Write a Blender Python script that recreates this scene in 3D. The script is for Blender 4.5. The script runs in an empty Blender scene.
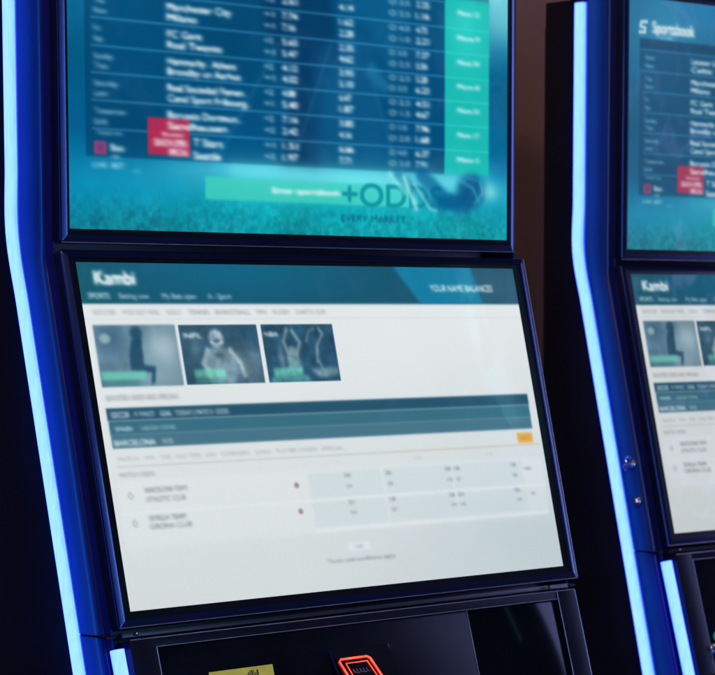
import bpy, bmesh, math, random
import numpy as np
from mathutils import Matrix, Vector

sin, cos, tan, pi = math.sin, math.cos, math.tan, math.pi
scene = bpy.context.scene
COL = scene.collection
rng = np.random.default_rng(7)
random.seed(7)

# ------------------------------------------------------------------ measures (metres)
TILT = 0.2382            # backward lean of the touchscreen
PTILT = 0.28             # lean of the control panel
UX, UW, UZ, UH = -0.0065, 0.6963, 0.0320, 0.3710      # upper display
LW, LV, LH = 0.70, 0.0049, 0.39375                    # touchscreen
XC = 0.349               # centre line of a cabinet
P0 = (-0.1014, -0.4179)  # y, z where the control panel begins

# ------------------------------------------------------------------ helpers
def link(name, me, parent=None, mat=None):
    o = bpy.data.objects.new(name, me); COL.objects.link(o)
    if parent: o.parent = parent
    if mat: me.materials.append(mat)
    return o

def mesh(name, V, F, mat=None, parent=None, smooth=None, fix=True):
    me = bpy.data.meshes.new(name)
    me.from_pydata([tuple(v) for v in V], [], F)
    if fix:
        bm = bmesh.new(); bm.from_mesh(me)
        bmesh.ops.recalc_face_normals(bm, faces=bm.faces)
        bm.to_mesh(me); bm.free()
    if smooth:
        me.shade_smooth(); me.set_sharp_from_angle(angle=math.radians(smooth))
    return link(name, me, parent, mat)

def bm_obj(name, bm, mat=None, parent=None, smooth=40):
    bmesh.ops.recalc_face_normals(bm, faces=bm.faces)
    me = bpy.data.meshes.new(name); bm.to_mesh(me); bm.free()
    if smooth:
        me.shade_smooth(); me.set_sharp_from_angle(angle=math.radians(smooth))
    return link(name, me, parent, mat)

def bevelled(bm, w, seg=2, edges=None):
    bmesh.ops.bevel(bm, geom=edges or list(bm.edges), offset=w, segments=seg, profile=0.5, affect='EDGES')

def box_bm(x0, x1, y0, y1, z0, z1, bev=0.0, seg=2, M=None):
    bm = bmesh.new()
    bmesh.ops.create_cube(bm, size=1)
    for v in bm.verts:
        v.co = Vector(((x0+x1)/2 + v.co.x*(x1-x0), (y0+y1)/2 + v.co.y*(y1-y0), (z0+z1)/2 + v.co.z*(z1-z0)))
    if bev: bevelled(bm, bev, seg)
    if M: bm.transform(M)
    return bm

def merge(*bms):
    out = bmesh.new()
    for b in bms:
        me = bpy.data.meshes.new('tmp'); b.to_mesh(me); b.free()
        out.from_mesh(me); bpy.data.meshes.remove(me)
    return out

def prism_bm(poly, x0, x1, bev=0.0, seg=2):
    """poly of (y,z) extruded along x"""
    bm = bmesh.new()
    a = [bm.verts.new((x0, y, z)) for y, z in poly]
    b = [bm.verts.new((x1, y, z)) for y, z in poly]
    bm.faces.new(a); bm.faces.new(b[::-1])
    n = len(poly)
    for i in range(n): bm.faces.new((a[i], b[i], b[(i+1) % n], a[(i+1) % n]))
    bmesh.ops.recalc_face_normals(bm, faces=bm.faces)
    if bev: bevelled(bm, bev, seg)
    return bm

def loft(name, rows, mat, parent, smooth=60, closed=False, cap=False):
    V = []; F = []; n = len(rows[0])
    for r in rows: V += r
    for i in range(len(rows)-1):
        for j in range(n if closed else n-1):
            k = (j+1) % n
            F.append((i*n+j, i*n+k, (i+1)*n+k, (i+1)*n+j))
    if cap:
        F.append(tuple(range(n))); F.append(tuple((len(rows)-1)*n + j for j in range(n)))
    return mesh(name, V, F, mat, parent, smooth)

def tube_bm(pts, r, sides=10, closed=False):
    bm = bmesh.new(); rings = []
    P = [Vector(p) for p in pts]; n = len(P)
    for i, p in enumerate(P):
        a = P[(i-1) % n] if (closed or i) else p
        b = P[(i+1) % n] if (closed or i < n-1) else p
        t = (b-a).normalized()
        u = t.orthogonal().normalized() if i == 0 else (u - t*u.dot(t)).normalized()
        w = t.cross(u)
        rings.append([bm.verts.new(p + r*(cos(2*pi*k/sides)*u + sin(2*pi*k/sides)*w)) for k in range(sides)])
    m = n if closed else n-1
    for i in range(m):
        A, B = rings[i], rings[(i+1) % n]
        for k in range(sides): bm.faces.new((A[k], A[(k+1) % sides], B[(k+1) % sides], B[k]))
    if not closed:
        bm.faces.new(rings[0]); bm.faces.new(rings[-1])
    return bm

def cyl_bm(r, h, M, seg=32, bev=0.0, r2=None):
    bm = bmesh.new()
    bmesh.ops.create_cone(bm, cap_ends=True, segments=seg, radius1=r, radius2=r2 or r, depth=h)
    if bev: bevelled(bm, bev, 2, [e for e in bm.edges if e.calc_face_angle(0) > 1])
    bm.transform(M)
    return bm

def ring_frame(name, x0, x1, v0, v1, prof, place, mat, parent, rad=0.004):
    """sweep a profile (inset t, height n) round a rectangle, rounded outer corners; place(x,v,n)->xyz"""
    rows = []
    for t, nn in prof:
        row = []
        for (cx, cv, a0) in ((x0, v0, pi), (x1, v0, 1.5*pi), (x1, v1, 0), (x0, v1, .5*pi)):
            sx = 1 if cx == x0 else -1; sv = 1 if cv == v0 else -1
            for k in range(5):
                a = a0 + k*pi/8
                R = max(rad - t, 0.0)
                ox = cx + sx*max(rad, t); ov = cv + sv*max(rad, t)
                row.append(place(ox + R*cos(a), ov + R*sin(a), nn))
        rows.append(row)
    return loft(name, rows, mat, parent, smooth=35, closed=True)

# ------------------------------------------------------------------ materials
def nodes_of(name):
    m = bpy.data.materials.new(name); m.use_nodes = True
    nt = m.node_tree; nt.nodes.clear()
    out = nt.nodes.new('ShaderNodeOutputMaterial')
    return m, nt, out

def surface(name, c, rough=0.4, metal=0.0, var=0.15, scale=40, bump=0.0, bscale=400, coat=0.0, rvar=0.08, spec=0.5, stretch=(1, 1, 1)):
    m, nt, out = nodes_of(name)
    p = nt.nodes.new('ShaderNodeBsdfPrincipled')
    tc = nt.nodes.new('ShaderNodeTexCoord'); mp = nt.nodes.new('ShaderNodeMapping')
    mp.inputs['Scale'].default_value = stretch
    nt.links.new(tc.outputs['Object'], mp.inputs[0])
    nz = nt.nodes.new('ShaderNodeTexNoise'); nz.inputs['Scale'].default_value = scale; nz.inputs['Detail'].default_value = 6
    nt.links.new(mp.outputs[0], nz.inputs['Vector'])
    rp = nt.nodes.new('ShaderNodeValToRGB')
    rp.color_ramp.elements[0].position = .3; rp.color_ramp.elements[1].position = .7
    rp.color_ramp.elements[0].color = (*[x*(1-var) for x in c], 1); rp.color_ramp.elements[1].color = (*[x*(1+var) for x in c], 1)
    nt.links.new(nz.outputs['Fac'], rp.inputs[0]); nt.links.new(rp.outputs[0], p.inputs['Base Color'])
    mr = nt.nodes.new('ShaderNodeMapRange')
    mr.inputs['To Min'].default_value = max(rough-rvar, .02); mr.inputs['To Max'].default_value = rough+rvar
    n2 = nt.nodes.new('ShaderNodeTexNoise'); n2.inputs['Scale'].default_value = scale*.35; n2.inputs['Detail'].default_value = 8
    nt.links.new(mp.outputs[0], n2.inputs['Vector'])
    nt.links.new(n2.outputs['Fac'], mr.inputs['Value']); nt.links.new(mr.outputs[0], p.inputs['Roughness'])
    p.inputs['Metallic'].default_value = metal
    p.inputs['Specular IOR Level'].default_value = spec
    p.inputs['Coat Weight'].default_value = coat; p.inputs['Coat Roughness'].default_value = .08
    if bump:
        b = nt.nodes.new('ShaderNodeBump'); b.inputs['Strength'].default_value = bump; b.inputs['Distance'].default_value = .001
        n3 = nt.nodes.new('ShaderNodeTexNoise'); n3.inputs['Scale'].default_value = bscale; n3.inputs['Detail'].default_value = 4
        nt.links.new(mp.outputs[0], n3.inputs['Vector']); nt.links.new(n3.outputs['Fac'], b.inputs['Height'])
        nt.links.new(b.outputs[0], p.inputs['Normal'])
    nt.links.new(p.outputs[0], out.inputs[0])
    return m

def glow(name, c, strength=1.0, var=0.05, scale=6):
    m, nt, out = nodes_of(name)
    e = nt.nodes.new('ShaderNodeEmission'); e.inputs['Strength'].default_value = strength
    tc = nt.nodes.new('ShaderNodeTexCoord'); nz = nt.nodes.new('ShaderNodeTexNoise')
    nz.inputs['Scale'].default_value = scale; nz.inputs['Detail'].default_value = 3
    nt.links.new(tc.outputs['Object'], nz.inputs['Vector'])
    rp = nt.nodes.new('ShaderNodeValToRGB')
    rp.color_ramp.elements[0].position = .3; rp.color_ramp.elements[1].position = .7
    rp.color_ramp.elements[0].color = (*[x*(1-var) for x in c], 1); rp.color_ramp.elements[1].color = (*[x*(1+var) for x in c], 1)
    nt.links.new(nz.outputs['Fac'], rp.inputs[0]); nt.links.new(rp.outputs[0], e.inputs[0])
    nt.links.new(e.outputs[0], out.inputs[0])
    return m

def screen_mat(name, gain=1.0, haze=(0, 0, 0)):
    """lit LCD behind glass: emission from the painted picture, plus the glass' own gloss"""
    m, nt, out = nodes_of(name)
    p = nt.nodes.new('ShaderNodeBsdfPrincipled')
    p.inputs['Base Color'].default_value = (.004, .005, .006, 1)
    p.inputs['Emission Strength'].default_value = gain
    a = nt.nodes.new('ShaderNodeAttribute'); a.attribute_name = 'picture'
    nz = nt.nodes.new('ShaderNodeTexNoise'); nz.inputs['Scale'].default_value = 900; nz.inputs['Detail'].default_value = 1
    tc = nt.nodes.new('ShaderNodeTexCoord'); nt.links.new(tc.outputs['Object'], nz.inputs['Vector'])
    mr = nt.nodes.new('ShaderNodeMapRange'); mr.inputs['To Min'].default_value = .93; mr.inputs['To Max'].default_value = 1.07
    nt.links.new(nz.outputs['Fac'], mr.inputs['Value'])
    mx = nt.nodes.new('ShaderNodeVectorMath'); mx.operation = 'SCALE'
    nt.links.new(a.outputs['Color'], mx.inputs[0]); nt.links.new(mr.outputs[0], mx.inputs['Scale'])
    ad = nt.nodes.new('ShaderNodeVectorMath'); ad.operation = 'ADD'; ad.inputs[1].default_value = haze
    nt.links.new(mx.outputs[0], ad.inputs[0]); nt.links.new(ad.outputs[0], p.inputs['Emission Color'])
    sm = nt.nodes.new('ShaderNodeTexNoise'); sm.inputs['Scale'].default_value = 14; sm.inputs['Detail'].default_value = 7; sm.inputs['Distortion'].default_value = 1.2
    nt.links.new(tc.outputs['Object'], sm.inputs['Vector'])
    m2 = nt.nodes.new('ShaderNodeMapRange'); m2.inputs['From Min'].default_value = .45; m2.inputs['From Max'].default_value = .65
    m2.inputs['To Min'].default_value = .05; m2.inputs['To Max'].default_value = .30
    nt.links.new(sm.outputs['Fac'], m2.inputs['Value']); nt.links.new(m2.outputs[0], p.inputs['Roughness'])
    nt.links.new(p.outputs[0], out.inputs[0])
    return m

M_BLACK = surface('gloss_black', (.006, .006, .009), .22, var=.3, scale=12, rvar=.06, coat=.3)
M_SATIN = surface('satin_black', (.010, .009, .013), .38, var=.3, scale=20, bump=.12, bscale=1500)
M_SIDE = surface('side_black', (.005, .005, .010), .45, var=.3, scale=10, bump=.1, bscale=900, spec=.35)
M_FRAME = surface('frame_lacquer', (.006, .007, .014), .14, var=.2, scale=15, rvar=.05, coat=.6)
M_EDGE = surface('edge_anodised', (.022, .026, .085), .26, metal=.75, var=.12, scale=25, rvar=.05, coat=.3, bump=.04, bscale=1400)
M_NAVY = surface('navy_shade', (.006, .012, .09), .3, var=.1, scale=9)  # shade beside the screens, put into the colour
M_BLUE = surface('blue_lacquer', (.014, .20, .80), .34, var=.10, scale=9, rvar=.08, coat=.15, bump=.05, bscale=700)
def shade_fade(m, navy):
    # shade falling off towards the screens, painted in as blue fading to navy
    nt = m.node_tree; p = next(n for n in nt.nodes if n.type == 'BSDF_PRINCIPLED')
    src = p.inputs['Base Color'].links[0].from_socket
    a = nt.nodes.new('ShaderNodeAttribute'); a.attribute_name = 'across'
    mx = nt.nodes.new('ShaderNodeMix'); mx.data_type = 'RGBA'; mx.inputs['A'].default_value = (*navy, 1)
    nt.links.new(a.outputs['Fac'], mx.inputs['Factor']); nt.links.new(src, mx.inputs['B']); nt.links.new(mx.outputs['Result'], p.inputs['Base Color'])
shade_fade(M_BLUE, (.006, .012, .09))
M_CHEEK = surface('cheek_grey', (.008, .007, .014), .34, spec=.10, var=.2, scale=20, bump=.1, bscale=1200)
M_TRIMLINE = surface('edge_metal', (.45, .42, .50), .42, metal=.9, var=.2, scale=60)
M_PLATE = surface('panel_plate', (.005, .005, .008), .24, spec=.07, var=.35, scale=8, bump=.12, bscale=1600)
M_PLATE2 = surface('panel_plate_dark', (.003, .004, .006), .10, var=.3, scale=8, rvar=.02, spec=.1)
M_CHROME = surface('chrome', (.8, .76, .76), .18, metal=1, var=.2, scale=80)
M_YELLOW = surface('yellow_label', (1.0, .70, .05), .5, var=.12, scale=60, bump=.1)
M_INK = surface('ink', (.02, .02, .01), .5)
M_WALL = surface('brown_wall', (.185, .085, .058), .7, var=.16, scale=5, bump=.5, bscale=160, stretch=(1, 1, .5))
M_FLOOR = surface('dark_carpet', (.03, .02, .025), .9, var=.4, scale=60, bump=.6, bscale=300)
def led_material():
    m, nt, out = nodes_of('led_diffuser')
    e = nt.nodes.new('ShaderNodeEmission')
    a = nt.nodes.new('ShaderNodeAttribute'); a.attribute_name = 'across'
    rp = nt.nodes.new('ShaderNodeValToRGB'); cr = rp.color_ramp
    cr.elements[0].position = 0; cr.elements[0].color = (.10, .34, .70, 1)
    cr.elements[1].position = 1; cr.elements[1].color = (.40, .84, 1.0, 1)
    for t, c in ((.30, (.26, .66, .9, 1)), (.62, (.34, .78, 1, 1))):
        q = cr.elements.new(t); q.color = c
    nt.links.new(a.outputs['Fac'], rp.inputs[0])
    tc = nt.nodes.new('ShaderNodeTexCoord'); mp = nt.nodes.new('ShaderNodeMapping'); mp.inputs['Scale'].default_value = (60, 60, 9)
    nt.links.new(tc.outputs['Object'], mp.inputs[0])
    nz = nt.nodes.new('ShaderNodeTexNoise'); nz.inputs['Scale'].default_value = 4; nz.inputs['Detail'].default_value = 4
    nt.links.new(mp.outputs[0], nz.inputs['Vector'])
    mr = nt.nodes.new('ShaderNodeMapRange'); mr.inputs['To Min'].default_value = .80; mr.inputs['To Max'].default_value = 1.2
    nt.links.new(nz.outputs['Fac'], mr.inputs['Value'])
    vm = nt.nodes.new('ShaderNodeVectorMath'); vm.operation = 'SCALE'
    nt.links.new(rp.outputs[0], vm.inputs[0]); nt.links.new(mr.outputs[0], vm.inputs['Scale'])
    v2 = nt.nodes.new('ShaderNodeVectorMath'); v2.operation = 'MULTIPLY'; v2.inputs[1].default_value = (1, 1, 9)
    nt.links.new(vm.outputs[0], v2.inputs[0])
    nt.links.new(v2.outputs[0], e.inputs[0]); nt.links.new(e.outputs[0], out.inputs[0])
    return m
M_LED = led_material()
def set_across(o, vals):
    at = o.data.attributes.new('across', 'FLOAT', 'POINT'); n = len(vals)
    for i in range(len(at.data)): at.data[i].value = vals[i % n]
M_RED = glow('red_led', (3.2, .19, .10), 1.0, var=.35, scale=120)
M_TEAL = glow('teal_glow', (.03, .16, .17), 1.0, var=.3, scale=90)  # glow that imitates a teal reflection on the panel

# ------------------------------------------------------------------ picture painting (numpy)
def lin(c):
    c = np.asarray(c, float)/255.0
    return np.where(c <= .04045, c/12.92, ((c+.055)/1.055)**2.4)

def blur(a, sx, sy):
    for ax, s in ((1, sx), (0, sy)):
        if s <= 0: continue
        r = max(1, int(3*s)); k = np.exp(-.5*(np.arange(-r, r+1)/s)**2); k /= k.sum()
        pad = [(0, 0)]*a.ndim; pad[ax] = (r, r)
        b = np.pad(a, pad, mode='edge'); n = a.shape[ax]
        a = sum(k[i]*(b[:, i:i+n] if ax == 1 else b[i:i+n]) for i in range(2*r+1))
    return a

def vnoise(h, w, cells, seed, octs=4):
    r = np.random.default_rng(seed); out = np.zeros((h, w)); amp = 1; tot = 0
    for o in range(octs):
        cy, cx = max(2, int(cells*h/w)*2**o+2), cells*2**o+2
        g = r.random((cy+1, cx+1))
        yy = np.linspace(0, cy-1.001, h); xx = np.linspace(0, cx-1.001, w)
        y0 = yy.astype(int); x0 = xx.astype(int)
        fy = (yy-y0)[:, None]; fx = (xx-x0)[None]
        fy = fy*fy*(3-2*fy); fx = fx*fx*(3-2*fx)
        v = (g[np.ix_(y0, x0)]*(1-fy)*(1-fx)+g[np.ix_(y0+1, x0)]*fy*(1-fx)+g[np.ix_(y0, x0+1)]*(1-fy)*fx+g[np.ix_(y0+1, x0+1)]*fy*fx)
        out += amp*v; tot += amp; amp *= .55
    return out/tot

_glyphs = {}
def text_tris(s):
    if s not in _glyphs:
        cu = bpy.data.curves.new('t', 'FONT'); cu.body = s; cu.resolution_u = 5
        ob = bpy.data.objects.new('t', cu); COL.objects.link(ob)
        me = bpy.data.meshes.new_from_object(ob.evaluated_get(bpy.context.evaluated_depsgraph_get()))
        me.calc_loop_triangles()
        co = np.array([v.co[:2] for v in me.vertices]); tr = np.array([t.vertices[:] for t in me.loop_triangles])
        bpy.data.objects.remove(ob); bpy.data.curves.remove(cu); bpy.data.meshes.remove(me)
        _glyphs[s] = (co, tr)
    return _glyphs[s]

SS = 2
class Canvas:
    def __init__(self, w, h):
        self.w, self.h = w, h
        self.img = np.zeros((h, w, 3)); self.clip = None
    def uv(self):
        return np.meshgrid((np.arange(self.w)+.5)/self.w, (np.arange(self.h)+.5)/self.h)
    def comp(self, mask, c, a=1.0):
        m = np.clip(mask*a, 0, 1)[..., None]
        if self.clip is not None: m = m*self.clip[..., None]
        self.img = self.img*(1-m) + np.asarray(c, float)*m
    def polymask(self, P, soft=.8):
        u, v = self.uv(); x = u*self.w; y = v*self.h
        P = [(a*self.w, b*self.h) for a, b in P]; n = len(P)
        inside = np.zeros(x.shape, bool)
        for i in range(n):
            (xa, ya), (xb, yb) = P[i], P[(i+1) % n]
            if ya == yb: continue
            c = ((ya > y) != (yb > y)) & (x < (xb-xa)*(y-ya)/(yb-ya)+xa)
            inside ^= c
        return blur(inside.astype(float), soft, soft)
    def poly(self, P, c, a=1.0, soft=.8): self.comp(self.polymask(P, soft), c, a)
    def rect(self, u0, v0, u1, v1, c, a=1.0, soft=.8):
        x = np.arange(self.w)+.5; y = np.arange(self.h)+.5
        s = max(soft, .3)
        def edge(t): return 1/(1+np.exp(-np.clip(t/(s*.6), -40, 40)))
        mx = edge(x-u0*self.w)*edge(u1*self.w-x); my = edge(y-v0*self.h)*edge(v1*self.h-y)
        self.comp(my[:, None]*mx[None], c, a)
    def blob(self, u, v, ru, rv, c, a=1.0, p=1.0):
        U, V = self.uv()
        d = ((U-u)/ru)**2+((V-v)/rv)**2
        self.comp(np.exp(-d**p*1.2), c, a)
    def stroke(self, pts, wd, c, a=1.0, soft=1.2):
        U, V = self.uv(); X = U*self.w; Y = V*self.h; D = np.full(X.shape, 1e9)
        for (p, q) in zip(pts[:-1], pts[1:]):
            ax, ay, bx, by = p[0]*self.w, p[1]*self.h, q[0]*self.w, q[1]*self.h
            L = (bx-ax)**2+(by-ay)**2+1e-9
            t = np.clip(((X-ax)*(bx-ax)+(Y-ay)*(by-ay))/L, 0, 1)
            D = np.minimum(D, np.hypot(X-ax-t*(bx-ax), Y-ay-t*(by-ay)))
        self.comp(1/(1+np.exp(np.clip((D-wd*self.w/2)/(soft*.5), -40, 40))), c, a)
    def texts(self, items, sx=1.7, sy=1.3, ghost=0.0, gain=1.35):
        """items: (u_left, v_centre, cap_height_v, string, colour, alpha, u_width or None)"""
        groups = {}
        for it in items: groups.setdefault((tuple(it[4]), it[5]), []).append(it)
        for (c, a), its in groups.items():
            M = np.zeros((self.h*SS, self.w*SS), np.float32)
            for (u, v, hh, s, _, _, wd) in its:
                co, tr = text_tris(s)
                if not len(tr): continue
                x0, x1 = co[:, 0].min(), co[:, 0].max()
                k = hh*self.h*SS/.70
                kx = k if wd is None else wd*self.w*SS/(x1-x0)
                X = u*self.w*SS + (co[:, 0]-x0)*kx
                Y = (v+hh/2)*self.h*SS - co[:, 1]*k
                for t in tr:
                    xs, ys = X[t], Y[t]
                    xa, xb = int(max(xs.min(), 0)), int(min(xs.max()+2, M.shape[1]))
                    ya, yb = int(max(ys.min(), 0)), int(min(ys.max()+2, M.shape[0]))
                    if xb <= xa or yb <= ya: continue
                    gx, gy = np.meshgrid(np.arange(xa, xb)+.5, np.arange(ya, yb)+.5)
                    d = (xs[1]-xs[0])*(ys[2]-ys[0])-(xs[2]-xs[0])*(ys[1]-ys[0])
                    if abs(d) < 1e-9: continue
                    w1 = ((gx-xs[0])*(ys[2]-ys[0])-(xs[2]-xs[0])*(gy-ys[0]))/d
                    w2 = ((xs[1]-xs[0])*(gy-ys[0])-(gx-xs[0])*(ys[1]-ys[0]))/d
                    M[ya:yb, xa:xb] = np.maximum(M[ya:yb, xa:xb], ((w1 >= -.02) & (w2 >= -.02) & (w1+w2 <= 1.02)))
            m = M.reshape(self.h, SS, self.w, SS).mean(axis=(1, 3))
            if ghost:
                g = int(ghost*self.w); m = .58*m + .42*np.roll(m, (1, g), (0, 1))
            m = blur(m, sx, sy)
            self.comp(np.clip(m*gain, 0, 1), c, a)

def upper_picture():
    C = Canvas(900, 480); U, V = C.uv()
    def mixrows(stops):
        t = np.array([s[0] for s in stops]); c = np.array([s[1] for s in stops], float)
        return np.stack([np.interp(V, t, c[:, k]) for k in range(3)], -1)
    C.img = mixrows([(0, (16, 112, 168)), (.12, (8, 108, 156)), (.45, (0, 96, 142)), (.7, (0, 100, 150)), (.80, (2, 124, 172)), (.9, (5, 140, 178)), (1, (14, 128, 150))])
    # stadium lights and haze, darker towards the middle, teal on the right
    C.blob(.10, .10, .16, .18, (70, 160, 200), .55)
    C.blob(.97, .10, .10, .22, (150, 232, 236), .85)
    C.blob(.99, .25, .05, .10, (150, 232, 236), .5)
    C.blob(.66, .83, .40, .075, (120, 236, 242), .95)
    C.blob(.40, .80, .20, .035, (110, 220, 235), .45)
    C.blob(.80, .97, .45, .12, (20, 178, 186), .75)
    C.blob(.50, .93, .30, .08, (10, 178, 188), .75)
    C.blob(.985, .60, .035, .30, (4, 108, 150), .6)
    n = vnoise(C.h, C.w, 7, 3); C.img *= (.86+.28*n)[..., None]
    # grass grain at the bottom
    g = vnoise(C.h, C.w, 110, 5, 2); k = np.clip((V-.86)/.1, 0, 1)
    C.img *= (1+(g-.5)*k*.30)[..., None]
    g2 = vnoise(C.h, C.w, 40, 11, 3); C.img += ((g2 > .60)*k)[..., None]*np.array((5, 12, 10))
    C.img *= (1-.10*k)[..., None]
    # table backing
    dk = np.array((0, 58, 98))
    C.rect(.034, .162, .836, .782, dk, .58, 1.2)
    C.rect(.034, .162, .95, .205, (0, 55, 92), .45, 1.2)
    # figures showing through the table
    C.poly([(.39, .10), (.44, .08), (.49, .2), (.56, .22), (.58, .42), (.545, .5), (.53, .78), (.45, .78), (.47, .5), (.41, .35)], (2, 48, 88), .65, 8)
    C.poly([(.53, .40), (.62, .34), (.67, .52), (.70, .78), (.50, .78)], (30, 108, 158), .30, 10)
    C.poly([(.60, .05), (.70, .03), (.76, .3), (.70, .46), (.66, .33), (.61, .28)], (16, 112, 158), .32, 12)
    C.poly([(.655, .42), (.70, .50), (.69, .53), (.64, .47)], (50, 150, 195), .4, 5)
    C.poly([(.70, .30), (.80, .24), (.83, .50), (.78, .78), (.71, .78), (.73, .5)], (0, 74, 122), .5, 8)
    for (a, b) in (((.30, .78), (.44, .40)), ((.47, .78), (.56, .38)), ((.12, .0), (.30, .5)), ((.72, .78), (.66, .5))):
        C.stroke([a, b], .003, (60, 150, 195), .22, 6)
    # row rules
    R = [.205, .290, .372, .4545, .534, .6155, .6995]
    for i, r in enumerate(R):
        x0 = .036 if i < 2 else .046
        C.rect(x0, r-.0030, .836, r+.0030, (72, 158, 206), .52, 1.3)
    C.img = np.where(((V > .2) & (V < .782) & (U < .836) & (U > .046))[..., None], C.img*(.93+.14*vnoise(C.h, C.w, 5, 21, 3))[..., None], C.img)
    # header with the word mark
    C.rect(.028, .09, .21, .16, (90, 170, 205), .18, 6)
    W = (236, 246, 250)
    C.texts([(.072, .112, .046, 'Sportsbook', W, .85, .135)], 3.3, 2.2, .006, 2.3)
    T = [(.095, .149, .014, 'BY THE TABLE', W, .55, .04)]
    C.stroke([(.055, .095), (.038, .098), (.036, .115), (.050, .120), (.050, .136), (.034, .138)], .007, W, .85, 2)
    # teal column
    C.rect(.837, .190, .951, .780, (26, 192, 180), .92, 1.6)
    C.blob(.89, .30, .05, .14, (60, 218, 212), .5)
    for r in R[1:]: C.rect(.838, r-.0025, .951, r+.0025, (60, 222, 208), .5, 1)
    # team names and odds (soft, as on the photograph)
    names = [('Leicester United', 'Celtic'), ('Manchester City', 'Milano'), ('FC Gent', 'Real Twente'), ('Hammarby . Athens', 'Brondby un Aarhus'),
             ('Real Sociedad Femen.', 'Cend Sport Fribourg..'), ('Borussia Dortmun..', 'Sandhausen'), ('Minnesota', 'FC Seattle')]
    wid = [(.115, .07), (.135, .062), (.072, .115), (.145, .155), (.165, .175), (.155, .125), (.13, .11)]
    days = [('Wed', 'Now'), ('Thu', 'Now'), ('Fri', 'Sep'), ('Sunday', 'Then'), ('Saturday', 'Later'), ('Tomorrow', 'Early'), ('', '')]
    cols = [(.407, .022, .70), (.447, .034, .95), (.578, .032, .95), (.697, .050, .62), (.763, .032, .95)]
    rs = np.random.RandomState(4)
    top = [.212]+[r for r in R[1:]]
    for i in range(7):
        t = R[i]; b = (R+[.782])[i+1]
        v0 = t+(b-t)*.33; v1 = t+(b-t)*.72
        if i < 6:
            for (v, s, w) in ((v0, names[i][0], wid[i][0]), (v1, names[i][1], wid[i][1])):
                T.append((.199, v, .0225, s, W, .86, w))
            T.append((.050, v0+.002, .018, days[i][0], (170, 205, 225), .66, None))
            T.append((.050, v1, .018, days[i][1], (170, 205, 225), .62, None))
        else:
            T += [(.252, v0-.004, .0245, 'T Stars', W, .85, .062), (.252, v1+.004, .0245, 'Seattle', W, .85, .058), (.053, v0-.018, .015, 'Tomorrow', (170, 205, 225), .6, None)]
        for j, (u, w, al) in enumerate(cols):
            for v in (v0-.004+.003*j*0, v1):
                s = ('%.2f' % (1.1+rs.rand()*7)) if j in (1, 2, 4) else (('%+d' % rs.randint(1, 3)) if j == 0 else 'O %.1f' % (rs.randint(1, 9)*.5))
                ww = w*(1 if rs.rand() > .3 else .85)
                T.append((u, v-.006, (.0215 if j not in (0, 3) else .018), s, W, al*.88, ww))
        T.append((.868, (v0+v1)/2-.014, .017, ['More 12', 'More 9', 'More 24', 'More 8', 'More 31', 'More 17', 'More 5'][i], W, .85, .055))
    # red promo tile, badge and the small print under it
    C.rect(.158, .655, .246, .768, (184, 42, 78), .93, 1.6)
    C.rect(.205, .72, .246, .768, (196, 66, 102), .45, 3)
    C.rect(.050, .736, .075, .776, (178, 60, 110), .85, 1.6)
    C.rect(.056, .745, .069, .766, (60, 70, 130), .6, 1.6)
    T += [(.188, .703, .013, 'Boosted', W, .75, .042), (.170, .729, .021, 'SEASON OPEN', W, .85, .068), (.200, .757, .020, 'SPECIAL', W, .8, .042),
          (.082, .752, .022, 'Boo', W, .8, None), (.082, .778, .012, 'odds', W, .5, None), (.046, .806, .016, 'LIVE  BET', W, .55, .062), (.125, .820, .008, 'only', W, .35, .015)]
    # bottom button with its word, and the big word over the pitch
    C.rect(.278, .826, .76, .897, (64, 206, 188), .88, 1.8)
    U2 = np.clip((U-.55)/.2, 0, 1)
    C.comp(((V > .826) & (V < .897) & (U > .55) & (U < .77)).astype(float)*U2, (70, 214, 214), .8)
    T.append((.424, .859, .019, 'Enter sportsbook', W, .92, .155))
    C.texts(T, 3.6, 2.0, .0046, 1.9)
    tl = (10, 146, 158)
    C.rect(.33, .785, .90, .822, (116, 230, 238), .55, 7)
    C.texts([(.585, .861, .074, '+ODDS', (10, 140, 156), .82, .245)], 2.0, 2.0, .002, 1.7)
    C.texts([(.584, .940, .022, 'EVERY MARKET', (8, 92, 122), .75, .155)], 1.8, 1.4)
    # kicking leg and ball
    C.stroke([(.72, .79), (.78, .86), (.83, .90)], .020, (20, 120, 160), .6, 5)
    C.stroke([(.735, .80), (.765, .90)], .008, (190, 244, 244), .7, 4)
    C.stroke([(.70, .79), (.735, .85)], .006, (170, 240, 240), .6, 4)
    C.stroke([(.78, .79), (.84, .87), (.89, .885)], .030, (2, 94, 146), .75, 5)
    C.blob(.905, .835, .040, .062, (0, 78, 128), .88, 2.5)
    C.stroke([(.885, .80), (.90, .79), (.925, .80), (.935, .83), (.93, .865)], .004, (40, 140, 180), .6, 2.5)
    C.stroke([(.76, .82), (.80, .90), (.815, .905)], .005, (150, 236, 240), .6, 3)
    C.blob(.855, .875, .050, .028, (4, 90, 142), .75, 1.6)
    C.stroke([(.875, .80), (.91, .825), (.925, .87)], .005, (80, 180, 210), .5, 3)
    C.stroke([(.93, .80), (.935, .84), (.915, .875)], .004, (80, 180, 210), .5, 3)
    C.blob(.955, .835, .022, .03, (150, 228, 226), .6)
    C.img = blur(C.img, .7, .7)
    return C

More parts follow.
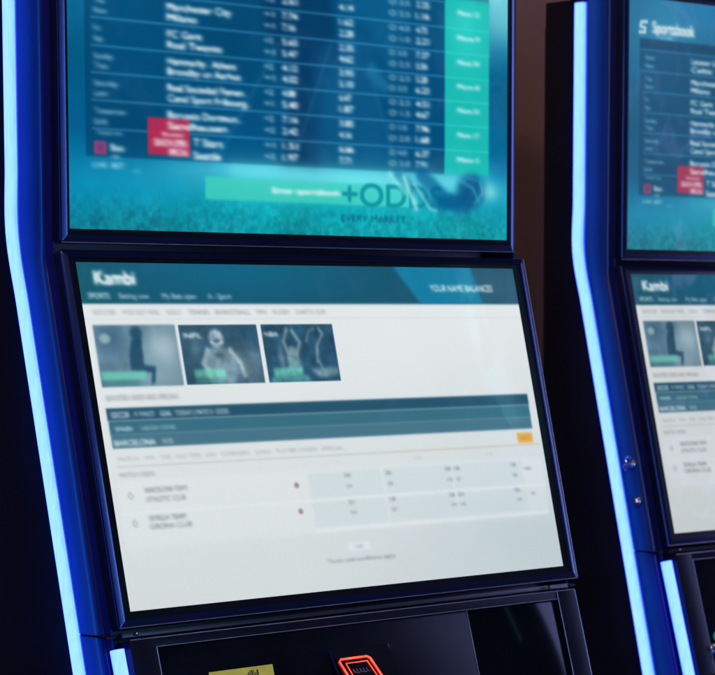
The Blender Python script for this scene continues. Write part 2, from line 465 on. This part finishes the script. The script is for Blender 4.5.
def lower_picture():
    C = Canvas(900, 506); U, V = C.uv()
    c0 = np.array((226, 231, 232)); c1 = np.array((209, 216, 217))
    C.img = c0+(c1-c0)*np.clip((V-.3)/.7, 0, 1)[..., None]
    C.img -= (np.clip((U-.35), 0, 1)*np.clip(V-.2, 0, 1))[..., None]*np.array((34, 22, 14))
    C.blob(.9, .88, .22, .12, (184, 200, 207), .45)
    C.img *= (.985+.03*vnoise(C.h, C.w, 4, 9))[..., None]
    # header
    C.rect(-.1, -.1, 1.1, .121, (24, 84, 108), 1, 1.4)
    C.clip = (V < .120).astype(float)
    C.blob(.32, .03, .30, .09, (16, 104, 138), .7); C.blob(.98, .06, .14, .10, (58, 96, 120), .8); C.blob(.0, .06, .10, .14, (24, 96, 112), .6); C.clip = None
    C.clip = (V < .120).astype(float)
    C.poly([(.683, -.02), (.749, .125), (.905, .125), (.885, -.02)], (18, 130, 168), .85, 3)  # cyan reflection painted into the header
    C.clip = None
    W = (225, 238, 240); G = (150, 162, 168); D = (120, 134, 142)
    T = []
    C.texts([(.031, .044, .040, 'Kambi', W, .86, .079)], 2.7, 2.1, .0045, 2.3)
    for (u, s, w, a) in ((.014, 'SPORTS', .042, .8), (.075, 'Betting now', .060, .6), (.163, 'My Bets open', .070, .6), (.258, 'A - Sport', .050, .6)):
        T.append((u, .097, .017, s, W, a, w))
    T.append((.775, .068, .022, 'YOUR NAME BALANCES', W, .88, .160))
    u = .018
    for s in ('SOCCER', 'HOCKEY NHL', 'GOLF', 'TENNIS', 'BASKETBALL', 'MMA', 'RUGBY', 'DARTS CUP'):
        w = .0075*len(s); T.append((u, .145, .014, s, G, .7, w)); u += w+.014
    C.rect(-.1, .164, 1.1, .168, (205, 214, 218), .5, 1)
    # three pictures
    def tile(u0, u1):
        C.rect(u0, .183, u1, .362, (92, 128, 148), 1, 1.3)
    def m(u0, u1): return ((U > u0) & (U < u1) & (V > .183) & (V < .362)).astype(float)
    # 1: seated figure seen from behind on a misty pitch
    tile(.014, .179)
    C.clip = m(.014, .179)
    C.img = C.img*(1+m(.014, .179)*(-.2+.45*vnoise(C.h, C.w, 26, 31, 4)))[..., None]
    C.blob(.15, .25, .045, .07, (178, 200, 208), .8); C.blob(.045, .22, .03, .05, (60, 96, 122), .8); C.blob(.165, .345, .03, .03, (120, 148, 160), .7)
    C.blob(.125, .33, .05, .04, (150, 176, 186), .6)
    C.poly([(.086, .225), (.078, .27), (.076, .318), (.118, .322), (.113, .36), (.122, .35), (.128, .305), (.104, .300), (.106, .26), (.104, .228)], (36, 78, 104), .95, 2)
    C.blob(.0975, .208, .0135, .024, (36, 78, 104), .95, 2.5); C.blob(.099, .232, .009, .016, (36, 78, 104), .95, 2)
    C.rect(.016, .318, .105, .343, (112, 206, 186), .85, 2.5); C.rect(.020, .345, .090, .358, (60, 140, 140), .6, 2.5)
    C.blob(.034, .222, .012, .016, (150, 182, 184), .9, 2)
    # 2: helmeted player facing us
    C.clip = m(.186, .353); tile(.186, .353)
    C.rect(.186, .183, .353, .362, (44, 82, 106), .85, 1.3)
    C.blob(.325, .31, .05, .07, (130, 152, 166), .6); C.blob(.34, .2, .05, .05, (40, 84, 112), .7)
    C.blob(.262, .226, .0165, .030, (176, 196, 204), .85, 2.5); C.blob(.263, .236, .010, .012, (70, 100, 122), .8, 2); C.stroke([(.254, .212), (.262, .204), (.270, .212)], .003, (214, 226, 228), .7, 3); C.blob(.256, .217, .004, .012, (96, 124, 144), .6)
    C.stroke([(.251, .236), (.262, .244), (.273, .236)], .003, (210, 224, 226), .8, 2)
    C.poly([(.236, .275), (.248, .252), (.276, .252), (.292, .27), (.300, .33), (.286, .362), (.238, .362), (.228, .33)], (126, 156, 168), .85, 3)
    C.stroke([(.240, .262), (.228, .30), (.240, .335)], .010, (180, 204, 210), .75, 3); C.stroke([(.288, .262), (.306, .30), (.312, .335)], .009, (186, 206, 212), .75, 3)
    C.blob(.262, .275, .012, .012, (60, 92, 112), .8); C.blob(.215, .24, .012, .05, (90, 130, 150), .7)
    C.rect(.206, .317, .270, .342, (118, 214, 192), .8, 2.5); C.rect(.206, .345, .262, .357, (80, 170, 160), .6, 2.5)
    C.img = C.img*(1+m(.186, .353)*(-.24+.46*vnoise(C.h, C.w, 46, 33, 4)))[..., None]
    # 3: players with arms raised
    C.clip = m(.362, .525); tile(.362, .525)
    C.rect(.362, .183, .525, .362, (34, 76, 104), .9, 1.3)
    lt = (150, 180, 188)
    C.stroke([(.415, .285), (.408, .235), (.418, .200)], .006, lt, .75, 3); C.stroke([(.432, .28), (.444, .24), (.430, .205)], .006, lt, .75, 3)
    C.blob(.424, .268, .012, .018, lt, .8, 2); C.poly([(.412, .28), (.438, .28), (.442, .33), (.410, .33)], (128, 172, 176), .8, 3)
    C.stroke([(.460, .235), (.468, .205), (.480, .198)], .004, lt, .5, 3); C.stroke([(.478, .30), (.482, .25), (.498, .215), (.492, .198)], .005, lt, .7, 3)
    C.stroke([(.482, .30), (.492, .345)], .004, lt, .6, 3); C.blob(.398, .29, .008, .04, lt, .5)
    C.poly([(.458, .322), (.523, .320), (.522, .342), (.480, .350)], (130, 170, 176), .75, 3)
    C.rect(.376, .318, .440, .343, (110, 206, 188), .8, 2.5); C.poly([(.366, .355), (.385, .335), (.45, .34), (.46, .362), (.366, .362)], (90, 170, 168), .7, 3)
    C.clip = None
    C.img = C.img*(1+m(.362, .525)*(-.26+.50*vnoise(C.h, C.w, 52, 35, 4)))[..., None]
    T += [(.195, .215, .015, 'NFL', W, .9, .036), (.367, .213, .015, 'NBA', W, .9, .030), (.018, .393, .015, 'BOOSTED ODDS AND SPECIALS', (140, 148, 152), .75, .145)]
    # table head
    C.rect(.0145, .4235, .9815, .459, (38, 84, 108), 1, 1.3); C.rect(.0155, .459, .9805, .5005, (56, 110, 130), 1, 1.3); C.rect(.0160, .498, .980, .538, (70, 116, 136), 1, 1.3)
    C.rect(.0145, .4235, .9815, .427, (34, 78, 104), .6, 1)
    T += [(.022, .4415, .017, 'SOCCER', W, .9, .036), (.069, .4415, .014, 'F FIRST', W, .65, .040), (.120, .4415, .015, 'GOAL', W, .85, .023), (.151, .4415, .015, 'TODAY | MATCH', W, .7, .078), (.236, .4415, .015, 'ODDS', W, .8, .026),
          (.026, .482, .013, 'SPAIN', W, .75, .033), (.078, .482, .013, 'LALIGA TOTAL', W, .55, .070), (.020, .522, .017, 'BARCELONA', W, .85, .082), (.115, .522, .015, 'V/S', W, .6, .022)]
    # orange button
    C.rect(.936, .551, .976, .584, (226, 164, 62), .95, 2.0)
    T.append((.946, .567, .010, 'BET', (170, 110, 20), .4, .020))
    # sections of the list
    u = .023
    for s, w in (('MATCH', .04), ('WIN', .02), ('THE', .02), ('HALF TIME', .05), ('OU', .02), ('CORNERS', .06), ('GOALS', .035), ('PLAYER CARDS', .09), ('SPECIAL', .05)):
        T.append((u, .568, .012, s, G, .55, w)); u += w+.012
    C.rect(.018, .589, .992, .593, (176, 182, 182), .55, 1.2)
    C.rect(.60, .590, .992, .593, (226, 190, 140), .35, 1.2)
    T += [(.020, .614, .013, 'MATCH ODDS', G, .8, .070), (.486, .612, .010, '1', G, .5, None), (.665, .613, .010, 'X X', G, .5, .016), (.845, .614, .010, '2 2', G, .5, .016)]
    C.rect(.012, .632, .988, .823, (230, 236, 238), .30, 3)
    for v0, v1 in ((.640, .720), (.730, .808)):
        for u0, u1 in ((.413, .582), (.587, .752), (.757, .935)):
            C.rect(u0, v0, u1, v1, (186, 206, 212), .34, 2.4)
        C.rect(.413, v0-.004, .935, v0, (216, 226, 229), .6, 1.2)
    C.rect(.01, .722, .99, .728, (228, 236, 238), .5, 1.4)
    C.rect(.41, .812, .985, .822, (228, 236, 238), .55, 2)
    d2 = (96, 110, 120)
    for (a, b) in ((.653, .687), (.736, .768)):
        for uu in (.496, .592, .738, .760, .905):
            T.append((uu, a, .012, random.choice(['1.8', '2.1', '3.4', '2.6']), d2, .75, .012)); T.append((uu+.002, b, .011, random.choice(['14', '27', '35']), d2, .6, .011))
    T += [(.938, .668, .011, '+54', d2, .75, .018), (.946, .752, .011, '+9', d2, .6, .010)]
    for v in (.675, .754):
        C.blob(.385, v, .006, .009, (150, 130, 140), .85, 2); C.blob(.386, v+.004, .004, .005, (190, 120, 130), .6)
        C.stroke([(.032, v), (.036, v-.009), (.041, v), (.037, v+.009), (.032, v)], .0022, (160, 170, 176), .7, 2)
    T += [(.066, .660, .015, 'BARCELONA TEAM', D, .75, .084), (.065, .687, .015, 'ATHLETIC CLUB', D, .7, .080),
          (.065, .741, .015, 'SEVILLA TEAM', D, .75, .074), (.065, .765, .015, 'GIRONA CLUB', D, .7, .084)]
    C.rect(.478, .862, .530, .886, (222, 230, 233), .8, 2)
    T += [(.494, .874, .011, 'MORE', G, .7, .018), (.426, .911, .012, 'Terms and conditions apply', G, .95, .158)]
    C.texts(T, 2.6, 1.5, .0030, 1.6)
    C.img = blur(C.img, .7, .7)
    return C

def picture_mesh(name, C, place):
    w, h = C.w, C.h
    U, V = np.meshgrid((np.arange(w))/(w-1), (np.arange(h))/(h-1))
    x, y, z = place(U.ravel(), V.ravel())
    co = np.stack([x, y, z], -1).astype(np.float32)
    idx = np.arange(w*h).reshape(h, w)
    q = np.stack([idx[:-1, :-1], idx[1:, :-1], idx[1:, 1:], idx[:-1, 1:]], -1).reshape(-1, 4)
    me = bpy.data.meshes.new(name)
    me.vertices.add(w*h); me.vertices.foreach_set('co', co.ravel())
    me.loops.add(q.size); me.loops.foreach_set('vertex_index', q.astype(np.int32).ravel())
    me.polygons.add(len(q)); me.polygons.foreach_set('loop_start', (np.arange(len(q))*4).astype(np.int32))
    me.update(calc_edges=True)
    at = me.color_attributes.new('picture', 'FLOAT_COLOR', 'POINT')
    c = np.ones((w*h, 4), np.float32); c[:, :3] = lin(np.clip(C.img, 0, 255)).reshape(-1, 3)
    at.data.foreach_set('color', c.ravel())
    return me

# ------------------------------------------------------------------ outlines of the cabinet (y as a function of z)
def smooth_bend(z, zb, r, ya, yb):
    """blend two functions around zb"""
    t = min(max((zb + r - z)/(2*r), 0), 1); t = t*t*(3-2*t)
    return ya(z)*(1-t)+yb(z)*t
def front_y(z):                       # face of screens and panel
    if z > 0: return 0.0
    if z > P0[1]: return tan(TILT)*z
    return P0[0] + tan(PTILT)*(z-P0[1])
def led_front(z):                     # front edge of the long light strip
    return smooth_bend(z, .028, .075, lambda q: .0665, lambda q: .0605+.2405*q)

def place_up(x, v, n): return (x, -n, v)
def place_lo(x, v, n): return (x, -sin(TILT)*v - cos(TILT)*n, -cos(TILT)*v + sin(TILT)*n)
def place_pn(x, v, n): return (x, P0[0]-sin(PTILT)*v - cos(PTILT)*n, P0[1]-cos(PTILT)*v + sin(PTILT)*n)
M_PN = Matrix(((1, 0, 0, 0), (0, -cos(PTILT), -sin(PTILT), P0[0]), (0, sin(PTILT), -cos(PTILT), P0[1]), (0, 0, 0, 1)))  # (x, n, v) -> world
def pbox(x0, x1, v0, v1, n0, n1, bev=.001, seg=2): return box_bm(x0, x1, n0, n1, v0, v1, bev, seg, M_PN)

ZTOP = .404
ZSEAM = -.4135

def make_kiosk():
    root = bpy.data.objects.new('betting_kiosk', None); COL.objects.link(root)
    root.empty_display_size = .2
    # ---- housing: the core everything is mounted on
    prof = [(.030, ZTOP-.004), (.032, .004), (front_y(-.40)+.030, -.40), (front_y(-.42)+.03, -.424), (front_y(-.59)+.012, -.615), (-.12, -.69), (.13, -.69), (.148, ZTOP-.004)]
    bm_obj('housing', prism_bm(prof, -.018, 2*XC+.018, .002), M_SIDE, root)
    # ---- sides
    zs = [ZTOP-.0, .30, .20] + [round(.14-.01*i, 4) for i in range(24)] + [-.15, -.20, -.25, -.30, -.35, -.40]
    zl = [ZSEAM-.0025, -.45, -.50, -.55, -.60, -.65, -.685]
    for side in (-1, 1):
        def X(x): return x if side < 0 else 2*XC-x
        # black panel behind the light strip
        rows = []
        for z in zs+[-.45, -.5, -.55, -.6, -.65, -.69]:
            f = led_front(z)+.0236
            rows.append([(X(-.018), f, z), (X(-.0288), f, z), (X(-.0300), f+.0015, z), (X(-.0300), .148, z), (X(-.0290), .150, z), (X(-.018), .150, z)])
        loft('side_panel', rows, M_SIDE, root, 40, True, True)
        # blue lacquered flank between light strip and screen edge, in two lengths
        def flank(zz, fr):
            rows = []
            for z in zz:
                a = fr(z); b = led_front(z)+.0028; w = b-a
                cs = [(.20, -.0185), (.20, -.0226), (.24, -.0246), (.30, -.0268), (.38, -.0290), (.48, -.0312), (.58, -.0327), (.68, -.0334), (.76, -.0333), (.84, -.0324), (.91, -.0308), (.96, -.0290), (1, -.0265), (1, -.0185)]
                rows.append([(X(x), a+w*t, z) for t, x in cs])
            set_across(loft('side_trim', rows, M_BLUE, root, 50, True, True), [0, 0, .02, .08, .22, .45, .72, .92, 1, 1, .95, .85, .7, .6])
            rows = []
            for z in zz:
                a = fr(z); b = led_front(z)+.0028; w = b-a
                cs = [(.00, -.0180), (.00, -.0205), (.06, -.0212), (.11, -.0215), (.16, -.0219), (.198, -.0222), (.198, -.0180)]
                rows.append([(X(x), a+w*t, z) for t, x in cs])
            loft('shade_trim', rows, M_NAVY, root, 50, True, True)  # dark strip added where the flank falls into shade
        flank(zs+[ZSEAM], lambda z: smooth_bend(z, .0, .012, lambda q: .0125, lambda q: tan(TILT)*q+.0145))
        g0, g1 = front_y(ZSEAM)+.010, led_front(ZSEAM)-.003
        bm_obj('gasket', box_bm(min(X(-.0185), X(-.0300)), max(X(-.0185), X(-.0300)), g0, g1, ZSEAM-.0024, ZSEAM-.0001), M_SIDE, root)
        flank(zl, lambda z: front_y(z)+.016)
        # long light strip
        def strip(zz):
            rows = []
            for z in zz:
                a = led_front(z)
                cs = [(.0040, -.020), (.0042, -.0295), (.0047, -.0312), (.0062, -.0322), (.0090, -.0327), (.0130, -.0329), (.0165, -.0327), (.0196, -.0322), (.0213, -.0312), (.0220, -.0295), (.0222, -.020)]
                rows.append([(X(x), a+d, z) for d, x in cs])
            return rows
        ls = loft('light_strip', strip([ZTOP-.006]+zs[1:]+[-.45, -.5, -.55, -.6, -.65, -.67]), M_LED, root, 60, True, True)
        set_across(ls, [0, .45, .78, .92, .97, 1, .97, .92, .78, .45, 0])
        # end cap at the top
        a = led_front(ZTOP)
        bm_obj('end_cap', box_bm(min(X(-.037), X(-.02)), max(X(-.037), X(-.02)), a-.001, a+.026, ZTOP-.0055, ZTOP, .0008), M_SIDE, ls)
        if side > 0: continue
        # thin bead added for the highlight line beside the screens
        for zz, f in (([.404, .30, .20, .10, .018], lambda z: .0100), ([.006, -.10, -.20, -.30, -.404], lambda z: tan(TILT)*z+.0105)):
            bm_obj('trim_glint_bead', tube_bm([(X(-.0222), f(z), z) for z in zz], .0008, 8), M_FRAME, root)
        if side > 0: continue
        # short light strip running down the corner of the control panel and out along the shelf
        path = [(-.1005, -.4265, -PTILT)]
        for k in range(1, 9): path.append((-.1005-.0480*k/8, -.4265-.1670*k/8, -PTILT))
        cx, cz, r = path[-1][0]-.030*cos(PTILT), path[-1][1]-.030*sin(PTILT)*-1, .030
        for k in range(1, 9):
            th = PTILT+(pi/2-PTILT)*k/8
            path.append((cx+.030*cos(th), cz-.030*sin(th), -th))
        path.append((path[-1][0]-.06, path[-1][1], -pi/2)); path.append((path[-1][0]-.04, path[-1][1], -pi/2))
        rows = []
        for (y, z, th) in path:
            # d = depth behind the front edge, measured square to the path
            ny, nz = cos(th), -sin(th)*-1
            cs = [(.0120, -.0215), (.0108, -.0258), (.0062, -.0278), (.0012, -.0264), (-.0015, -.0228), (-.0024, -.0190), (-.0016, -.0152), (.0030, -.0138), (.0100, -.0150)]
            rows.append([(X(x), y+d*cos(th), z+d*sin(th)*-1*-1) for d, x in cs])
        cl = loft('corner_light', rows, M_LED, root, 60, True, True)
        set_across(cl, [0, .25, .6, .95, 1, 1, .9, .5, 0])
    # ---- back and top
    bm_obj('back_cover', box_bm(-.012, 2*XC+.012, .1505, .172, -.62, ZTOP-.03, .006, 3), M_SIDE, root)
    # ---- upper monitor
    fp = [(.012, -.0250), (.0, -.0250), (.0, -.0016), (.0003, -.0007), (.0010, .0), (.0022, .0004), (.0080, .0024), (.0086, .0023), (.0090, .0016), (.0092, -.0010), (.012, -.0010)]
    mon = ring_frame('monitor', -.0195, .7045, .0165, .4165, fp, place_up, M_EDGE, root, .004)
    mon.location = (0, 0, 0)
    # black glass border, flush inside the frame
    def border(name, x0, x1, v0, v1, ix0, ix1, iv0, iv1, place, par):
        V = [place(x, v, -.0001) for x, v in ((x0, v0), (x1, v0), (x1, v1), (x0, v1), (ix0, iv0), (ix1, iv0), (ix1, iv1), (ix0, iv1))]
        return mesh(name, V, [(0, 1, 5, 4), (1, 2, 6, 5), (2, 3, 7, 6), (3, 0, 4, 7)], M_BLACK, par)
    border('glass_border', -.0108, .6958, .0252, .4078, UX, UX+UW, UZ, UZ+UH, place_up, mon)
    me = picture_mesh('display', upper_picture(), lambda U, V: (UX+UW*U, 0*U-.0001, UZ+UH*(1-V)))
    me.materials.append(screen_mat('upper_display')); link('display', me, mon)
    bm_obj('monitor_back', box_bm(-.012, .697, .006, .012, .022, .40, .001), M_SIDE, mon)
    # ---- touchscreen
    ts = ring_frame('touchscreen', -.0190, .7236, -.0095, .4165, fp, place_lo, M_EDGE, root, .004)
    border('glass_border', -.0103, .7149, -.0008, .4078, 0, LW, LV, LV+LH, place_lo, ts)
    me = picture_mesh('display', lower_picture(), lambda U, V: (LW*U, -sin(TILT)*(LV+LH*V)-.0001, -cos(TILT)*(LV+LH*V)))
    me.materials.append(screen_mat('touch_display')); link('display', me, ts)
    for nm, pl, par, pts in (('trim_glint_bead', place_lo, ts, [(-.0180, .4160, .0002), (.7228, .4160, .0002)]), ('trim_glint_bead', place_lo, ts, [(.7231, -.008, .0002), (.7231, .4150, .0002)]),
                             ('trim_glint_bead', place_up, mon, [(-.0180, .0170, .0002), (.7038, .0170, .0002)])):
        bm_obj(nm, tube_bm([pl(*q) for q in pts], .00055, 8), M_TRIMLINE, par)  # metal beads added to draw highlight lines along the frames
    # ---- bridge between touchscreen and panel (dark recess with a bright lip)
    bm_obj('lower_lip', merge(pbox(-.012, .709, -.0095, -.0035, -.014, -.005, .001)), M_SATIN, root)
    # ---- control panel
    surround = merge(pbox(-.0105, .0245, .0000, .184, -.02, .0045, .0012, 3), pbox(.6755, .7095, .0000, .184, -.02, .0045, .0012, 3))
    cp = bm_obj('control_panel', merge(surround, pbox(.0247, .6753, .0005, .0105, -.02, .0036, .0010, 3), pbox(-.0105, .7095, .1843, .192, -.02, .0045, .0012)), M_CHEEK, root)
    bm_obj('face_plate', pbox(.0250, .5112, .0110, .1840, -.012, .0010, .0006), M_PLATE, cp)
    bm_obj('face_plate', pbox(.5124, .6750, .0110, .1840, -.012, .0006, .0006), M_PLATE2, cp)
    bm_obj('divider', pbox(.5113, .5123, .0110, .1840, -.004, .0014, .0002, 1), M_TRIMLINE, cp)
    for nm, pts, rr in (('trim_glint_bead', [(-.0095, .0006, .0042), (.7085, .0006, .0042)], .00055), ('trim_glint_bead', [(.0250, .0107, .0036), (.6750, .0107, .0036)], .00045),
                    ('trim_glint_bead', [(.0246, .0112, .0043), (.0246, .184, .0043)], .00045), ('trim_glint_bead', [(.7092, .0010, .0042), (.7092, .184, .0042)], .00055), ('trim_glint_bead', [(.6756, .0010, .0043), (.6756, .184, .0043)], .0004)):
        bm_obj(nm, tube_bm([place_pn(*q) for q in pts], rr, 8), M_TRIMLINE, cp)  # beads added for the thin highlights on the panel edges
    # yellow label with dark print
    lb = pbox(.0925, .1865, .0462, .0900, .0010, .0014, .0001, 1)
    lab = bm_obj('label', lb, M_YELLOW, cp)
    marks = []
    x = .146
    for w, h in ((.0012, .004), (.0016, .006), (.0010, .008), (.0018, .008), (.0010, .008), (.0016, .005), (.0022, .008)):
        marks.append(pbox(x, x+w, .0580-h, .0580, .0015, .0017, .0)); x += w+.0012
    bm_obj('print', merge(*marks, pbox(.100, .178, .066, .068, .0015, .0017, 0), pbox(.100, .165, .073, .075, .0015, .0017, 0)), M_INK, lab, None)
    # ticket slot: raised dark throat with a glowing red rim
    bm = bmesh.new()
    def PV(x, v, n): return bm.verts.new(place_pn(x, v, n))
    x0, x1 = .2745, .372
    A = [PV(x0, .0392, .001), PV(x1, .0392, .001), PV(x1+.004, .145, .001), PV(x0-.000, .145, .001)]
    B = [PV(x0+.002, .0400, .0045), PV(x1-.006, .0400, .0045), PV(x1-.004, .112, .030), PV(x0+.002, .112, .030)]
    Cc = [PV(x0+.002, .140, .026), PV(x1-.004, .140, .026)]
    bm.faces.new(B); bm.faces.new((A[0], A[1], B[1], B[0])); bm.faces.new((A[1], A[2], Cc[1], B[2], B[1])); bm.faces.new((A[3], A[0], B[0], B[3], Cc[0]))
    bm.faces.new((B[3], B[2], Cc[1], Cc[0])); bm.faces.new((Cc[0], Cc[1], A[2], A[3]))
    slot = bm_obj('ticket_slot', bm, M_BLACK, cp, None)
    def sl(v): return .0045+(v-.040)/.072*.0255
    rim = [(.2835, .0520), (.3250, .0520), (.3290, .0545), (.3375, .090), (.3345, .0930), (.2905, .0930), (.2870, .090), (.2800, .0545)]
    bm_obj('light_rim', tube_bm([place_pn(a, b, sl(b)+.0012) for a, b in rim], .00115, 10, True), M_RED, slot)
    rim2 = [(.289, .0575), (.323, .0575), (.331, .088), (.294, .088)]
    bm_obj('slot_mouth', merge(tube_bm([place_pn(a, b, sl(b)+.0006) for a, b in rim2], .0006, 8, True)), M_RED, slot)
    gl = []
    for k in range(5):
        a = .296+k*.0052
        gl.append(tube_bm([place_pn(a, .0655, sl(.0655)+.0006), place_pn(a+.0008, .0700+.001*(k % 2), sl(.070)+.0006), place_pn(a+.0035, .0700, sl(.070)+.0006)], .0005, 6))
    bm_obj('arrow_mark', merge(*gl), M_TRIMLINE, slot)
    # glowing teal disc imitating a reflection, and key switch near the left edge of the panel
    kb = bm_obj('teal_glint', cyl_bm(.0105, .006, Matrix.Translation(place_pn(.050, .1275, .003)) @ Matrix.Rotation(pi/2+PTILT, 4, 'X'), 32, .001), M_TEAL, cp)
    ks = []
    for (a, b, r, h) in ((.034, .146, .0065, .010), (.047, .149, .0050, .012), (.060, .144, .0070, .008), (.040, .157, .0050, .012)):
        ks.append(cyl_bm(r, h, Matrix.Translation(place_pn(a, b, h/2)) @ Matrix.Rotation(pi/2+PTILT, 4, 'X'), 24, .001))
        ks.append(tube_bm([place_pn(a+r*1.1*cos(t*pi/6), b+r*1.1*sin(t*pi/6), .003) for t in range(12)], .0010, 8, True))
    bm_obj('joystick_base', merge(*ks), M_CHROME, cp)
    # little fixing screws beside the seam
    for a in (.6700, .0060):
        bm_obj('screw', cyl_bm(.0022, .003, Matrix.Translation(place_pn(a, -.0065, -.002)) @ Matrix.Rotation(pi/2+PTILT, 4, 'X'), 16, .0006), M_CHROME, cp)
    # ---- shelf, plinth
    bm_obj('shelf', box_bm(-.012, 2*XC+.012, -.268, -.100, -.690, -.640, .006, 3), M_SATIN, root)
    bm_obj('plinth', prism_bm([(-.075, -.692), (-.095, -1.225), (.140, -1.225), (.135, -.692)], .04, 2*XC-.04, .008, 3), M_SIDE, root)
    bm_obj('foot_plate', box_bm(-.01, 2*XC+.01, -.20, .19, -1.2495, -1.2245, .004, 2), M_SATIN, root)
    return root

def copy_tree(o, parent=None):
    c = o.copy(); COL.objects.link(c)
    if parent: c.parent = parent
    for ch in list(o.children): copy_tree(ch, c)
    return c

GROUP = 'betting kiosks standing side by side'
k1 = make_kiosk()
k1['label'] = 'nearer betting kiosk with white touchscreen page, yellow label and red-lit slot below'
k1['category'] = 'betting kiosk'; k1['group'] = GROUP
k2 = copy_tree(k1)
k2.location = (1.16229, .1989, 0); k2.rotation_euler = (0, 0, -.02399)
k2['label'] = 'farther betting kiosk with two small metal locks on its blue side'
k2['category'] = 'betting kiosk'; k2['group'] = GROUP

for part in k2.children:
    for q in part.children:
        if q.name.startswith('display'):
            q.material_slots[0].link = 'OBJECT'
            up = part.name.startswith('monitor')
            q.material_slots[0].material = screen_mat('second_display', .80 if up else .84, (.022, .040, .055) if up else (.006, .008, .010))
# locks with keys on the flank of the second kiosk
def lock(z, y, key):
    Mx = Matrix.Translation((-.0325, y, z)) @ Matrix.Rotation(pi/2, 4, 'Y') @ Matrix.Rotation(.15, 4, 'X')
    lk = bm_obj('lock', merge(cyl_bm(.0060, .006, Mx, 32, .0012), cyl_bm(.0040, .010, Mx, 24, .001)), M_CHROME, k2)
    if key:
        pts = [(-.0405+.0010*sin(t), y+.0015+.0055*cos(t*pi/6), z+.0062+.0055*sin(t*pi/6)) for t in range(12)]
        bm_obj('key', merge(tube_bm(pts, .0012, 8, True), tube_bm([(-.0340, y, z), (-.0400, y+.0005, z+.001)], .0016, 8),
                            tube_bm([(-.0405, y+.008+.004*cos(t*pi/5), z-.004+.004*sin(t*pi/5)) for t in range(10)], .0009, 8, True)), M_CHROME, lk)
    else:
        bm_obj('key', merge(tube_bm([(-.0375, y+.001, z+.003), (-.0390, y-.004, z-.002)], .0010, 8)), M_CHROME, lk)
lock(-.2858, -.0400, True)
lock(-.3403, -.0515, False)

# ------------------------------------------------------------------ the setting
def structure(name, V, F, mat):
    o = mesh(name, V, F, mat, None, None, False); o['kind'] = 'structure'; return o
structure('floor', [(-4, -4, -1.25), (5, -4, -1.25), (5, 1.4, -1.25), (-4, 1.4, -1.25)], [(0, 1, 2, 3)], M_FLOOR)
wall = structure('wall', [(-4, .62, -1.25), (5, .62, -1.25), (5, .62, 1.9), (-4, .62, 1.9)], [(0, 1, 2, 3)], M_WALL)
wall['label'] = 'dark brown wall behind the kiosks'; wall['category'] = 'wall'

# ------------------------------------------------------------------ lamps
def area(name, loc, look, size, sy, power, color):
    l = bpy.data.lights.new(name, 'AREA'); l.shape = 'RECTANGLE'; l.size = size; l.size_y = sy; l.energy = power; l.color = color
    o = bpy.data.objects.new(name, l); COL.objects.link(o)
    o.location = loc; o.rotation_euler = (Vector(look)-Vector(loc)).to_track_quat('-Z', 'Y').to_euler()
    return o
area('ceiling_lamp', (-.6, -2.4, 2.2), (.5, 0, 0), 1.2, .5, 24, (1, .95, .92))
area('wall_fill', (.98, .12, 1.95), (1.0, .62, -.1), .25, .25, 17, (1, .84, .70))  # unseen warm fill added to light the wall between the kiosks
area('flank_fill', (-.455, -.10, -.05), (0, .02, -.05), .03, 1.3, 2.3, (.025, .17, 1))  # unseen blue fill added to light the near kiosk's flank
area('edge_fill_right', (3.7, -1.0, .0), (.7, 0, -.1), .8, 2.2, 30, (.38, .42, 1))  # added violet source for the right-hand frame edges to reflect
area('edge_fill_front', (.62, -3.0, -.2), (0, 0, -.1), .40, 2.2, 40, (.20, .44, 1))  # added blue source for the gleam on the left frame edges

area('glare_fill', (2.205, -1.415, .535), (.63, -.03, -.12), .045, .46, .09, (.25, .75, 1))  # thin unseen strip added to put cyan glare on the touchscreen

# ------------------------------------------------------------------ world, camera, view
w = bpy.data.worlds.new('World'); scene.world = w; w.use_nodes = True
w.node_tree.nodes['Background'].inputs[0].default_value = (.010, .011, .022, 1)
w.node_tree.nodes['Background'].inputs[1].default_value = .35

cam = bpy.data.cameras.new('Camera'); co = bpy.data.objects.new('Camera', cam); COL.objects.link(co)
pitch, yaw, roll = -.10111, .74483, .00154
R = Matrix.Rotation(-yaw, 4, 'Z') @ Matrix.Rotation(pitch, 4, 'X') @ Matrix.Rotation(roll, 4, 'Y') @ Matrix.Rotation(pi/2, 4, 'X')
co.matrix_world = Matrix.Translation((-1.60855, -2.20983, -.06011)) @ R
cam.sensor_width = 36; cam.lens = 2428.24/715*36
cam.shift_x = (357.5-359.443)/715; cam.shift_y = (558.02-337.5)/715
cam.clip_start = .1; cam.clip_end = 100
cam.dof.use_dof = True; cam.dof.focus_distance = 2.78; cam.dof.aperture_fstop = 11
scene.camera = co
scene.view_settings.view_transform = 'Standard'; scene.view_settings.look = 'None'
scene.view_settings.exposure = 0; scene.view_settings.gamma = 1
scene.render.engine = 'CYCLES'
